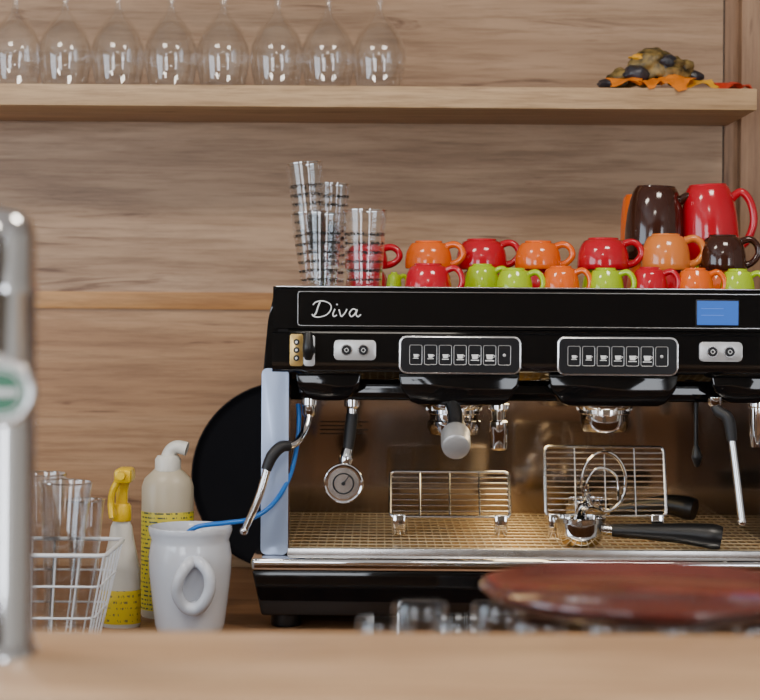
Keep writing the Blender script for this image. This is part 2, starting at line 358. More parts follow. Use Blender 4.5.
# ---------------------------------------------------------------- espresso machine
MC=537
em=empty('espresso_machine',(P(MC,600,0.2).x,0.2,0.0))
def Z(py,y=0): return ZC-(py-CY-1.0)*S(y)
def Xp(px,y=0): return (px-CX)*S(y)
zA=Z(288); YB=0.46; YE=0.54
RIM=0.02
xa,xb=Xp(273),Xp(801)
b=B()
prof=[(0.004,zA),(0.0,zA-0.004),(0.0,Z(330)),(0.004,Z(331)),(0.004,Z(333)),(-0.010,Z(335)),(-0.012,Z(352)),(-0.010,Z(370)),(-0.004,Z(375)),(0.03,Z(386)),(0.10,Z(397)),(0.36,Z(399)),(YE,Z(399)),(YE,zA),(YE-0.01,zA),(YE-0.01,zA-RIM),(0.016,zA-RIM),(0.012,zA)]
b.prism(prof,'x',xa,xb,M_black)
for sgn in (1,-1):
    def mx(p): return p if sgn==1 else 2*MC-p
    poly=[(Xp(mx(275)),zA),(Xp(mx(268)),Z(322)),(Xp(mx(264)),Z(368)),(Xp(mx(263)),Z(400)),(Xp(mx(263)),Z(556)),(Xp(mx(289)),Z(556)),(Xp(mx(289)),Z(400)),(Xp(mx(289)),zA)]
    b.prism(poly,'y',0.002,YE,M_black,0.0015)
b.done('upper_body',em,30)
b=B()
for sgn in (1,-1):
    a,c=(262.5,289.5) if sgn==1 else (2*MC-289.5,2*MC-262.5)
    poly=rr(Xp(a),Xp(c),Z(556),Z(370),0.008)
    b.prism(poly,'y',-0.006,0.002,M_side,0.0015)
b.done('side_columns',em)
b=B()
pts=[(x,-0.0008,z) for x,z in rr(Xp(298),Xp(776),Z(327),Z(293),0.004)]
b.tube(pts,0.0009,M_silver,6,1,closed=True); 
b.box(Xp(276),Xp(798),-0.0012,0.002,zA-0.001,zA+0.0006,M_silver,0.0004)
b.done('silver_outline',em)
x0,x1,z0,z1=R(697,738,301,325)
b=B(); b.box(x0-0.002,x1+0.002,-0.0012,0.004,z0-0.002,z1+0.002,M_mblack,0.001); b.box(x0,x1,-0.002,0.004,z0,z1,M_lcd)
for i in range(2): b.box(x0+0.006,x1-0.022,-0.0024,0.001,z0+0.014+i*0.010,z0+0.0150+i*0.010,M_lcdd)
b.done('display',em)
b=B()
def stroke(pp,r=0.0009,closed=False): b.tube([P(x,y,-0.001) for x,y in pp],r,M_white,6,5,closed)
stroke([(320,302),(318,307),(316,313),(313,316.5)],0.0012)
stroke([(313,305),(316,302),(323,301),(330,304),(331,309),(327,314.5),(320,317),(314,316.5),(312,314)])
stroke([(335,309),(333,314),(334,316.5),(337,315)],0.0010); b.ball(P(337,304.5,-0.001),0.0013,M_white,2)
stroke([(339,309.5),(340,313),(341.5,316.5),(345,313),(347,309)],0.0010)
stroke([(357,310.5),(353,309),(349.5,313),(351,316.5),(354,315),(357.5,309.5),(356,314),(358,316.8),(361,314.5)],0.0010)
b.done('lettering',em)
FY=-0.0118
for (a,c,t,u) in ((334,376,340,360),(699,742,342,361.5)):
    b=B(); x0,x1,z0,z1=R(a,c,t,u,FY); b.rrect(x0,x1,z0,z1,FY-0.003,FY+0.004,0.006,M_badge,0.0008)
    for k in (0.3,0.7):
        xx=x0+(x1-x0)*k; zz=(z0+z1)/2
        b.cyl((xx,FY-0.0055,zz),(xx,FY,zz),0.0085,0.009,M_silver,24); b.cyl((xx,FY-0.0075,zz),(xx,FY-0.004,zz),0.0070,0.0074,M_key,24)
        b.tube([(xx-0.003,FY-0.0078,zz),(xx,FY-0.0078,zz+0.003),(xx+0.003,FY-0.0078,zz),(xx,FY-0.0078,zz-0.003)],0.0005,M_white,5,4,closed=True)
    b.done('switch_badge',em)
for (a,c,t,u) in ((399,521,336,374),(557,678,337,375.5)):
    b=B(); x0,x1,z0,z1=R(a,c,t,u,FY)
    b.rrect(x0,x1,z0,z1,FY-0.003,FY+0.006,0.011,M_silver,0.0008); b.rrect(x0+0.0025,x1-0.0025,z0+0.0025,z1-0.0025,FY-0.0042,FY,0.0095,M_key)
    n=7; w=(x1-x0-0.028)/n; zm=(z0+z1)/2
    for i in range(n):
        xx=x0+0.014+w*(i+0.5)
        pts=[(x,FY-0.0045,z) for x,z in rr(xx-w*0.42,xx+w*0.42,zm-0.0145,zm+0.0145,0.0025,3)]
        b.tube(pts,0.0005,M_badge,5,1,closed=True)
        k=0.7+0.08*i if i<6 else 0.6
        if i<6:
            q=0.0050*k
            b.prism([(xx-q,zm+0.001),(xx+q,zm+0.001),(xx+q*0.7,zm-q*1.1),(xx-q*0.7,zm-q*1.1)],'y',FY-0.0056,FY-0.0038,M_white)
            b.tube([(xx+q*0.9,FY-0.005,zm),(xx+q*1.5,FY-0.005,zm-q*0.2),(xx+q*0.8,FY-0.005,zm-q*0.8)],0.0004,M_white,5,3)
            b.box(xx-q*1.2,xx+q*1.2,FY-0.0056,FY-0.0038,zm-q*1.6,zm-q*1.35,M_white)
        else:
            b.ball((xx,FY-0.0045,zm),0.0025,M_badge,2,(1,0.3,1))
    b.done('keypad',em)
b=B(); x0,x1,z0,z1=R(290,303,334,366,FY); b.rrect(x0,x1,z0,z1,FY-0.003,FY+0.006,0.003,M_brass,0.0006)
for k in (0.25,0.5,0.75):
    zz=z0+(z1-z0)*k; b.cyl(((x0+x1)/2,FY-0.005,zz),((x0+x1)/2,FY,zz),0.0045,0.0048,M_key,16); b.cyl(((x0+x1)/2,FY-0.006,zz),((x0+x1)/2,FY-0.004,zz),0.002,0.002,M_white,12)
q=P(309,350,FY); b.rrect(q.x-0.008,q.x+0.009,q.z-0.024,q.z+0.022,FY-0.002,FY+0.006,0.004,M_badge,0.001)
b.cyl((q.x,FY-0.03,q.z),(q.x,FY,q.z),0.008,0.010,M_mblack,20); b.tube([(q.x,FY-0.028,q.z-0.012),(q.x,FY-0.034,q.z+0.004),(q.x,FY-0.03,q.z+0.026)],[0.006,0.0085,0.006],M_mblack,12,4)
b.ball((q.x,FY-0.032,q.z+0.012),0.003,M_chrome,2)
b.done('steam_valve',em)
b=B()
for (a,c) in ((399,520),(549,678),(296,362),(712,778)):
    w=8
    big=a in(399,549)
    pb=405.5 if big else 402
    poly=[(Xp(a),Z(374)),(Xp(c),Z(374)),(Xp(c-2),Z(388)),(Xp(c-w-4),Z(pb-3)),(Xp(c-w-12),Z(pb)),(Xp(a+w+12),Z(pb)),(Xp(a+w+4),Z(pb-3)),(Xp(a+2),Z(388))]
    b.prism(poly,'y',-0.008 if big else 0.0,0.24,M_black,0.003)
b.box(Xp(290),Xp(784),0.035,0.055,Z(402.5),Z(385),M_black,0.002)
b.done('group_housings',em,35)
zt=Z(549,0)
b=B(); b.box(Xp(289),Xp(785),YB,YB+0.006,zt-0.02,Z(399),M_back); 
b.box(Xp(289),Xp(289)+0.003,0.0,YB,zt-0.02,Z(399),M_back); b.box(Xp(785)-0.003,Xp(785),0.0,YB,zt-0.02,Z(399),M_back)
b.done('splash_back',em)
b=B(); x0,x1,z0,z1=R(320,368,420,437,YB)
for i in range(4): b.box(x0,x1-0.01*(i%2),YB-0.0008,YB+0.001,z1-0.004-i*0.007,z1-0.002-i*0.007,M_mblack)
b.done('notice_print',em)
b=B(); b.box(Xp(289),Xp(785),0.0,YB,zt-0.014,zt-0.007,M_tray)
b.box(Xp(289),Xp(785),-0.004,0.004,zt-0.02,zt-0.0005,M_steel,0.001)
n=13
for i in range(n):
    yy=0.012+(YB-0.020)*i/(n-1); b.cyl((Xp(290),yy,zt-0.0012),(Xp(784),yy,zt-0.0012),0.0011,0.0011,M_grid,6)
for i in range(58):
    xx=Xp(292)+(Xp(782)-Xp(292))*i/57; b.cyl((xx,0.004,zt-0.0034),(xx,YB-0.003,zt-0.0034),0.0012,0.0012,M_grid,6)
b.done('drip_tray_grid',em)
xl,xr=Xp(254),Xp(2*MC-254)
b=B(); b.box(xl,xr,-0.035,YE,Z(573,-0.035),Z(560,-0.035),M_chrome,0.006,3); b.box(xl+0.006,xr-0.006,-0.022,YE-0.01,Z(561),zt-0.018,M_steel,0.002)
b.done('chrome_lip',em)
b=B(); zl=Z(573,-0.035)
b.prism([(xl+0.001,zl),(xr-0.001,zl),(xr-0.016,0.022),(xl+0.016,0.022)],'y',-0.028,YE-0.01,M_black,0.004)
for xx in (xl+0.05,xr-0.05):
    for yy in (0.02,0.46): b.lathe([(0,0.0005),(0.022,0.0005),(0.024,0.004),(0.02,0.026),(0,0.026)],M_mblack,(xx,yy,0),20)
b.done('base',em)
def group(px,holder):
    y=0.09; b=B(); c=P(px,404,y); s=S(y)
    c.z=P(px,402,y).z
    z=lambda p: -(p-402)*s
    b.lathe([(0,0.01),(28*s,0.01),(28.5*s,z(404)),(28*s,z(407)),(26*s,z(409)),(26*s,z(413)),(24.5*s,z(414)),(24.5*s,z(420)),(23*s,z(428)),(21*s,z(431)),(16*s,z(432)),(0,z(432))],M_chrome,c,40)
    for k in range(10):
        a=2*math.pi*k/10; b.cyl(c+Vector((26.5*s*math.cos(a),26.5*s*math.sin(a),z(410))),c+Vector((26.5*s*math.cos(a),26.5*s*math.sin(a),z(406))),0.003,0.003,M_steel,8)
    if holder:
        b.lathe([(25*s,z(420)),(27*s,z(421)),(27*s,z(428)),(24*s,z(434)),(14*s,z(436)),(0,z(436))],M_chrome,c,40)
        p0=Vector((c.x,y-24*s,c.z+z(426))); p1=Vector((p0.x,0.01,P(455,424,0.01).z)); p2=P(455.5,433,-0.045); p3=P(456,447,-0.085)
        b.tube([p0,p1,p2],[0.009,0.013,0.017],M_mblack,20,5)
        b.tube([p2,p2.lerp(p3,0.15),p2.lerp(p3,0.85),p3,p3+(p3-p2)*0.05],[0.0185,0.0215,0.0215,0.0200,0.0165],M_badge,28,1)
        b.tube([P(448,401,0.03),P(452,405,0.0),P(455,412,-0.012),P(456,425,-0.03),P(456,431,-0.045)],[0.008,0.010,0.011,0.012,0.013],M_mblack,14,4)
        b.cyl(P(447,417,0.02),P(463,417,0.02),0.005,0.005,M_chrome,12)
    b.done('group_head',em)
group(454,True); group(604.5,False)
b=B(); y=0.03; s=S(y); c=P(499,401,y)
z=lambda p:-(p-401)*s
b.lathe([(0,0.006),(8*s,0.006),(8*s,z(403)),(10.5*s,z(404)),(10.5*s,z(409)),(8*s,z(411)),(7*s,z(420)),(9*s,z(422)),(9.5*s,z(434)),(8.5*s,z(436)),(8.5*s,z(448)),(6.5*s,z(450)),(5*s,z(448)),(0,z(446))],M_chrome,c,28); b.done('hot_water_spout',em)
b=B(); y=-0.01
b.lathe([(0,0.006),(0.012,0.006),(0.012,-0.004),(0.010,-0.006),(0.010,-0.018),(0.007,-0.022),(0,-0.022)],M_chrome,P(309,402,0.02),20)
b.tube([P(309,410,0.02),P(308,420,0.012),P(304,432,0.0),P(296,443,-0.02),P(285,447,-0.03)],0.0055,M_chrome,12,6)
b.tube([P(290,446,-0.028),P(281,447,-0.034),P(272,456,-0.04),P(266,470,-0.044)],[0.0075,0.009,0.009,0.0075],M_rubber,14,6)
b.tube([P(268,467,-0.043),P(258,500,-0.05),P(244,531,-0.058)],[0.0058,0.0058,0.005],M_chrome,12,5); b.ball(P(244,531,-0.058),0.0065,M_chrome,2)
b.done('steam_wand',em)
b=B(); y=0.06
b.lathe([(0,0.008),(0.012,0.008),(0.012,-0.006),(0.008,-0.01),(0.008,-0.022),(0,-0.022)],M_chrome,P(352,402,y),20)
b.tube([P(352,414,y),P(350,432,y-0.004),P(348,450,y-0.01)],[0.009,0.0095,0.008],M_rubber,14,4)
b.tube([P(348,449,y-0.01),P(346,458,y-0.012),P(345,466,y-0.014)],[0.0085,0.011,0.009],M_chrome,16,3)
c=P(343.5,483,y-0.016); s=S(y)
b.cyl(c+Vector((0,-0.007,0)),c+Vector((0,0.008,0)),19.5*s,19.5*s,M_chrome,40)
b.tube([c+Vector((18.5*s*math.cos(t),-0.007,18.5*s*math.sin(t))) for t in [2*math.pi*i/36 for i in range(36)]],0.0022,M_chrome,8,1,closed=True)
b.cyl(c+Vector((0,-0.0085,0)),c+Vector((0,-0.006,0)),15.5*s,15.5*s,M_steel,36)
b.tube([c+Vector((10*s*math.cos(t),-0.0095,10*s*math.sin(t))) for t in [2*math.pi*i/24 for i in range(24)]],0.0012,M_mblack,6,1,closed=True)
b.cyl(c+Vector((0,-0.0095,0)),c+Vector((6*s,-0.0095,8*s)),0.0008,0.0006,M_mblack,6)
b.cyl(c+Vector((0,-0.011,0)),c+Vector((0,-0.006,0)),0.003,0.003,M_mblack,14)
b.done('pressure_gauge',em)
b=B(); y=0.0
b.lathe([(0,0.006),(0.011,0.006),(0.011,-0.004),(0.008,-0.008),(0,-0.008)],M_chrome,P(715,401,y),18)
b.tube([P(714,404,y),P(718,411,y-0.006),P(727,417,y-0.012),P(730,426,y-0.014),P(732,441,y-0.016)],[0.0065,0.008,0.009,0.009,0.0078],M_rubber,14,5)
b.tube([P(732,440,y-0.016),P(737,480,y-0.022),P(742,522,y-0.03)],0.0056,M_chrome,12,5); b.ball(P(742,522,y-0.03),0.0066,M_chrome,2)
b.tube([P(696,400,0.08),P(696,450,0.08)],0.0032,M_mblack,10,1); b.tube([P(696,446,0.08),P(697,457,0.08),P(697,467,0.08)],[0.004,0.009,0.003],M_mblack,12,4)
b.lathe([(0,0.006),(0.014,0.006),(0.014,-0.008),(0.012,-0.01),(0.012,-0.05),(0.009,-0.07),(0,-0.07)],M_chrome,P(757,401,0.04),20)
b.done('steam_wand_right',em)
def rack(a,c,t,u,y,nh,nv,lean):
    b=B(); p0=P((a+c)/2,u,y); s=S(y); hw=(c-a)/2*s; h=(u-t)*s
    def Q(fx,fz): return Vector((p0.x+fx*hw,y-lean*(1-fz),p0.z+fz*h))
    pts=[Q(x,z) for x,z in rr(-1,1,0,1,0.08)]
    b.tube(pts,0.0028,M_silver,8,1,closed=True)
    for i in range(1,nh): b.cyl(Q(-1,i/nh),Q(1,i/nh),0.0014,0.0014,M_silver,6)
    for i in range(1,nv): b.cyl(Q(-1+2*i/nv,0),Q(-1+2*i/nv,1),0.0018,0.0018,M_silver,6)
    for fx in (-0.85,0.85):
        q=Q(fx,0); b.box(q.x-0.01,q.x+0.01,q.y-0.006,q.y+0.006,zt-0.001,q.z+0.004,M_chrome,0.002)
    b.done('cup_rack',em)
rack(390,508,472,514,0.20,8,4,0.04); rack(544,663,447,514,0.16,12,4,0.03)
b=B(); y=0.09; s=S(y); c=P(604,482,y)
b.tube([c+Vector((22*s*math.cos(t),0,30*s*math.sin(t))) for t in [2*math.pi*i/30 for i in range(30)]],0.0026,M_chrome,8,1,closed=True)
b.tube([P(592,505,y),P(586,486,y-0.005),P(598,468,y-0.006),P(616,476,y-0.006),P(618,500,y)],0.0022,M_chrome,8,6)
b.tube([P(560,516,y-0.02),P(580,514,y-0.02),P(590,508,y-0.01),P(603,512,y)],0.003,M_chrome,8,4)
b.done('wire_loop',em)
def portafilter(p,tip,basket_r,name='portafilter'):
    b=B(p); c=Vector(p)
    b.lathe([(0,0.0),(basket_r*0.62,0.0),(basket_r*0.8,0.004),(basket_r*0.95,0.014),(basket_r,0.018),(basket_r*1.0,0.036),(basket_r*1.08,0.037),(basket_r*1.08,0.043),(basket_r*0.95,0.044),(basket_r*0.9,0.02),(0,0.016)],M_chrome,c,36)
    d=(Vector(tip)-c); d.z=0; L=d.length; d.normalize(); n=Vector((-d.y,d.x,0))
    h=lambda t,z: c+d*t+Vector((0,0,z))
    b.tube([h(basket_r*0.9,0.026),h(basket_r+0.012,0.025)],[0.009,0.008],M_chrome,14,1)
    zt_=tip[2]-c.z
    b.tube([h(basket_r+0.012,0.025),h(L*0.5,0.6*zt_+0.012),h(L*0.75,zt_+0.003),h(L*0.93,zt_),h(L,zt_-0.002)],[0.0095,0.0125,0.016,0.0195,0.017],M_mblack,18,5)
    b.tube([c+n*basket_r*0.95+Vector((0,0,0.038)),c+n*(basket_r+0.008)+Vector((0,0,0.038))],0.005,M_chrome,10,1)
    b.tube([c-n*basket_r*0.95+Vector((0,0,0.038)),c-n*(basket_r+0.008)+Vector((0,0,0.038))],0.005,M_chrome,10,1)
    b.tube([c+Vector((0.0,0,0.018)),c+Vector((0.0,-0.004,0.055)),c+Vector((0.006,-0.012,0.064))],[0.008,0.0075,0.006],M_chrome,12,4)
    return b.done(name)
pz=zt+0.0001
x=P(581,540,0.03).x; tx=P(722,545,0.0).x
portafilter((x,0.04,pz),(tx,0.005,pz+0.0198),0.036)
x=P(596,520,0.17).x; tx=P(704,508,0.12).x
portafilter((x,0.30,pz),(tx,0.20,pz+0.040),0.034)
b=B(P(262,500,-0.02))
b.tube([P(298,404,0.03),P(299,418,0.025),P(297,445,0.02),P(289,478,0.0),P(272,505,-0.02),P(250,519,-0.04),P(225,523,-0.055),P(200,526,-0.06),P(188,532,-0.055)],0.0036,M_blue,10,8)
b.done('water_hose')

# ---------------------------------------------------------------- mugs
TZ=zA-RIM
def mug(x,y,z,h,rr_,rb,m,ha=0.0,hs=1.0,tilt=0.0):
    """upside-down mug: rim at z, foot at z+h"""
    b=B((x,y,z)); c=(x,y,z); dr=rr_-rb
    pr=[(0,h-0.007),(rb-0.005,h-0.007),(rr_*0.93-0.003,h*0.5),(rr_-0.0035,0.004),(rr_-0.002,0.0003),(rr_-0.0008,0.0),(rr_,0.0015),(rr_,h*0.2),(rr_*0.985,h*0.42),(rb+dr*0.80,h*0.62),(rb+dr*0.52,h*0.79),(rb+dr*0.2,h*0.91),(rb-0.001,h-0.0035),(rb-0.003,h-0.0025),(rb-0.0035,h),(rb-0.0060,h),(rb-0.0070,h-0.002),(0,h-0.0025)]
    b.lathe(pr,m,c,36)
    d=Vector((math.cos(ha),math.sin(ha),0)); cc=Vector(c)
    w=0.022*hs
    def q(r,t): return cc+d*r+Vector((0,0,t*h))
    t_=0.0052*hs+0.0006
    b.tube([q(rb*1.02,0.78),q(rr_*0.90+w*0.40,0.88),q(rr_+w*0.78,0.74),q(rr_+w*0.95,0.48),q(rr_+w*0.5,0.24),q(rr_*0.97,0.15)],[t_*1.15,t_*1.05,t_,t_,t_,t_*1.15],m,10,5)
    o=b.done('coffee_mug')
    if tilt: o.rotation_euler=(0,tilt,0); o.location.z+=abs(math.sin(tilt))*rr_
    return o
def mrow(lst,y,z,toph=None):
    for (a,c,t,m,ha,hs) in lst:
        s=S(y); x=P((a+c)/2,280,y).x; ztp=P((a+c)/2,t,y).z; r=(c-a)/2*s
        mug(x,y,z,ztp-z,r,r*0.66,m,ha,hs)
front=[(404,452,263.5,M_red,-0.25,0.8),(464,500,264,M_green,-0.3,0.75),(496,533,268,M_green,-0.2,0.75),(541,580,266,M_orange,-0.25,0.75),(587,624,268,M_green,-0.3,0.75),(631,668,267,M_red,-0.25,0.75),(676,714,268,M_orange,-0.2,0.75),(720,755,269,M_green,-0.3,0.7)]
yy=[0.052,0.108,0.05,0.053,0.05,0.052,0.05,0.052]
for f,y in zip(front,yy): mrow([f],y,TZ)
base_h=0.052
def pile(a,c,t,m,ha,hs,y,bm_,k=0.66,basew=None):
    s=S(y); x=P((a+c)/2,260,y).x; r=(c-a)/2*s; ztp=P((a+c)/2,t,y).z; br=(basew or min(r,0.034))
    mug(x,y,TZ,base_h,br,br*0.78,bm_,0.9,0.7)
    mug(x,y,TZ+base_h,ztp-TZ-base_h,r,r*k,m,ha,hs)
pile(405,452,241,M_orange,-0.2,0.85,0.155,M_green)
pile(456,507,239,M_red,-0.1,0.9,0.19,M_orange)
pile(515,561,241,M_orange,-0.2,0.85,0.155,M_red)
pile(577,629,238,M_red,-0.1,0.9,0.15,M_green)
pile(641,690,234,M_lorange,-0.1,1.0,0.15,M_red)
pile(699,746,235,M_brown,-0.1,0.9,0.15,M_orange)
pile(345,388,244,M_red,-0.1,0.9,0.20,M_red)
mrow([(386,402,272,M_green,0.3,0.5)],0.09,TZ)
def tall(a,c,t,m,y,sup,supm,k=0.72,ha=-0.2,tilt=0):
    s=S(y); x=P((a+c)/2,230,y).x; r=(c-a)/2*s; ztp=P((a+c)/2,t,y).z
    mug(x,y,TZ,sup,r*0.9,r*0.72,supm,0.6,0.8)
    mug(x,y,TZ+sup,ztp-TZ-sup-abs(math.sin(tilt))*r*1.5,r,r*k,m,ha,1.15,tilt)
tall(624,683,186,M_brown,0.26,0.070,M_orange,tilt=0.03)
tall(682,740,184,M_red,0.26,0.070,M_green,tilt=-0.05)
tall(620,664,195,M_orange,0.37,0.070,M_red,0.85,1.2)

# ---------------------------------------------------------------- latte glasses on the machine
def latte(x,y,z,r,h,tilt=(0,0),nm='latte_glass'):
    b=B((x,y,z))
    pr=[(0,0.0),(r*0.72,0.0),(r*0.76,0.003),(r*0.8,h*0.3),(r*0.93,h*0.75),(r,h-0.001),(r-0.0008,h),(r-0.0018,h-0.001),(r*0.93-0.002,h*0.75),(r*0.8-0.002,h*0.3),(r*0.72-0.001,0.012),(0,0.010)]
    b.lathe(pr,M_pglass,(x,y,z),36); b.tube([(x+(r-0.001)*math.cos(t),y+(r-0.001)*math.sin(t),z+h-0.0008) for t in [2*math.pi*i/36 for i in range(36)]],0.0011,M_rimgl,6,1,closed=True)
    o=b.done(nm); o.rotation_euler=(tilt[0],tilt[1],0); return o
def L2(a,c,t,y):
    s=S(y); x=P((a+c)/2,250,y).x; return x,(c-a)/2*s,P((a+c)/2,t,y).z-TZ
x,r,h=L2(303,342,213,0.05); latte(x,0.05,TZ,r,h)
x,r,h=L2(342,387,210,0.06); latte(x,0.06,TZ,r,h)
x,r,h=L2(296,333,213,0.14); tl=-0.10; latte(x+0.004,0.14,TZ+0.002,r,h,(0,tl)); latte(x+0.004+0.080*math.sin(tl),0.14,TZ+0.002+0.078*math.cos(tl),r,h,(0.0,tl))
x,r,h=L2(312,345,225,0.20); latte(x+0.004,0.215,TZ,r,h); latte(x+0.004,0.215,TZ+0.068,r,h,(0,0.03))

# ---------------------------------------------------------------- left counter items
y=0.562; r=0.172; x=P(285,488,y).x
lean=0.10
b=B((x,y,0)); Mt=Matrix.Translation((x,y,0.001))@Matrix.Rotation(-lean,4,'X')@Matrix.Translation((0,0,r))@Matrix.Rotation(math.pi/2,4,'X')
b.lathe([(0,0),(r*0.9,0),(r*0.94,0.003),(r,0.010),(r-0.003,0.012),(r*0.95,0.007),(r*0.9,0.004),(0,0.004)],M_tray_bk,(0,0,0),64,M=Mt)
b.done('round_serving_tray')
y=-0.05; s=S(y); c=P(190,600,y); c.z=0; k=42*s
root=B(c)
pr=[(0,0.0),(k*0.72,0.0),(k*0.78,0.003),(k*0.83,0.015),(k*0.90,0.05),(k*0.97,0.09),(k*0.985,0.115),(k*0.94,0.132),(k*0.92,0.138),(k*0.98,0.148),(k*1.0,0.153),(k*0.99,0.157),(k*0.95,0.1575),(k*0.90,0.15),(k*0.87,0.138),(k*0.9,0.11),(k*0.72,0.01),(0,0.008)]
root.lathe(pr,M_ceram,c,48)
a=math.radians(-80); d=Vector((math.cos(a),math.sin(a),0)); nn=Vector((-d.y,d.x,0))
def q(r_,z,t=0): return c+d*(k*r_)+nn*t+Vector((0,0,z))
root.tube([q(0.86,0.112,0.0),q(1.08,0.112,0.010),q(1.22,0.098,0.021),q(1.24,0.078,0.023),q(1.18,0.058,0.016),q(1.05,0.046,0.004),q(1.0,0.050,-0.012),q(1.08,0.070,-0.023),q(1.16,0.092,-0.020),q(1.08,0.110,-0.008),q(0.86,0.112,0.004)],[0.010,0.009,0.0085,0.0085,0.009,0.010,0.009,0.0085,0.0085,0.009,0.010],M_ceram,14,6)
root.tube([q(0.84,0.048,0.004),q(1.06,0.047,0.004)],0.010,M_ceram,14,2)
root.done('ceramic_jug')
y=0.0; c=P(121,600,y); c.z=0; b=B(c); k=19.5*S(y)
b.lathe([(0,0),(k*0.93,0),(k,0.004),(k,0.05),(k*0.98,0.085),(k*0.8,0.11),(k*0.62,0.135),(k*0.55,0.15),(k*0.42,0.158),(k*0.42,0.166),(0,0.166)],M_wplas,c,32,sy=0.75)
b.lathe([(k*1.01,0.006),(k*1.02,0.007),(k*1.02,0.055),(k*1.01,0.056)],M_lab2,c,32,sy=0.77)
b.lathe([(0,0.158),(0.0135,0.158),(0.0145,0.16),(0.0145,0.180),(0.012,0.184),(0,0.184)],M_yel,c,20)
b.tube([c+Vector((0.0,0,0.182)),c+Vector((0.001,0,0.205)),c+Vector((0.004,0,0.225))],[0.009,0.009,0.010],M_yel,12,4)
b.box(c.x-0.008,c.x+0.018,c.y-0.03,c.y+0.02,0.216,0.238,M_yel,0.006)
b.tube([c+Vector((-0.002,-0.02,0.22)),c+Vector((-0.010,-0.022,0.205)),c+Vector((-0.013,-0.02,0.185)),c+Vector((-0.010,-0.03,0.165))],[0.006,0.005,0.005,0.004],M_yel,10,5)
b.cyl(c+Vector((0.004,-0.03,0.229)),c+Vector((0.004,-0.042,0.229)),0.007,0.006,M_yel,14)
b.done('spray_bottle')
y=0.09; s=S(y); c=P(167,600,y); c.z=0; b=B(c); k=26*s
H=lambda py: (ZC-(py-CY)*s)
b.lathe([(0,0),(k*0.95,0),(k,0.004),(k,H(512)),(k,H(488)),(k*0.9,H(480)),(k*0.66,H(474)),(k*0.5,H(470)),(k*0.45,H(468)),(0,H(468))],M_cream,c,36,sy=0.8)
b.lathe([(k*1.005,0.012),(k*1.012,0.013),(k*1.012,H(513)),(k*1.005,H(512))],M_lab1,c,36,sy=0.81)
b.lathe([(0,H(472)),(k*0.5,H(472)),(k*0.5,H(461)),(k*0.4,H(457)),(0,H(456))],M_wplas,c,24)
b.tube([c+Vector((0.0,0,H(462))),c+Vector((0.004,0,H(453))),c+Vector((0.014,-0.004,H(448))),c+Vector((0.03,-0.006,H(450)))],[0.013,0.011,0.010,0.011],M_wplas,14,5)
b.done('cleaner_bottle')
# wire basket
y0,y1=-0.22,-0.06; s=S(y0)
xr_=P(100,600,y0).x; xl_=P(-60,600,y0).x; zt_=P(70,555,y0).z
b=B((xl_,y0,0))
def ring(z,o,r): b.tube([(x,y_,z) for x,y_ in rr(xl_-o,xr_+o,y0-o,y1+o,0.012,4)],r,M_wirew,8,1,closed=True)
ring(0.003,-0.022,0.0026); ring(zt_*0.35,-0.011,0.0016); ring(zt_*0.68,-0.001,0.0016); ring(zt_,0.008,0.003)
nx=7
for i in range(nx+1):
    t=i/nx
    for yb,ys in ((y0,-1),(y1,1)):
        xx0=xl_+0.022+(xr_-xl_-0.044)*t; xx1=xl_-0.006+(xr_-xl_+0.012)*t
        b.cyl((xx0,yb-ys*0.020,0.003),(xx1,yb+ys*0.007,zt_),0.0014,0.0014,M_wirew,6)
    b.cyl((xl_+0.022+(xr_-xl_-0.044)*t,y0+0.02,0.003),(xl_+0.022+(xr_-xl_-0.044)*t,y1-0.02,0.003),0.0014,0.0014,M_wirew,6)
for i in range(1,5):
    t=i/5; yv=y0+(y1-y0)*t
    for xs,xx in ((-1,xl_),(1,xr_)): b.cyl((xx-xs*0.021,yv,0.003),(xx+xs*0.007,yv,zt_),0.0014,0.0014,M_wirew,6)
b.done('wire_basket')
def beer(px,y,t,rpx,tilt=0.0):
    s=S(y); x=P(px,560,y).x; h=P(px,t,y).z-0.005; r=rpx*s; b=B((x,y,0.0060)); c=(x,y,0.0060)
    b.lathe([(0,0),(r*0.70,0),(r*0.73,0.004),(r*0.60,0.02),(r*0.62,h*0.3),(r*0.78,h*0.65),(r*0.95,h*0.93),(r,h-0.001),(r-0.001,h),(r-0.0022,h-0.001),(r*0.95-0.0022,h*0.93),(r*0.78-0.0022,h*0.65),(r*0.62-0.0022,h*0.3),(r*0.5,0.026),(0,0.022)],M_glass,c,36)
    b.tube([(x+(r-0.001)*math.cos(t_),y+(r-0.001)*math.sin(t_),0.006+h-0.0008) for t_ in [2*math.pi*i/36 for i in range(36)]],0.0013,M_rimgl,6,1,closed=True)
    o=b.done('beer_glass'); o.rotation_euler=(0,tilt,0)
beer(60,-0.175,482,27,0.03); beer(40,-0.105,474,26); beer(2,-0.165,484,26); beer(-36,-0.14,486,26); beer(84,-0.105,500,20,0.0)

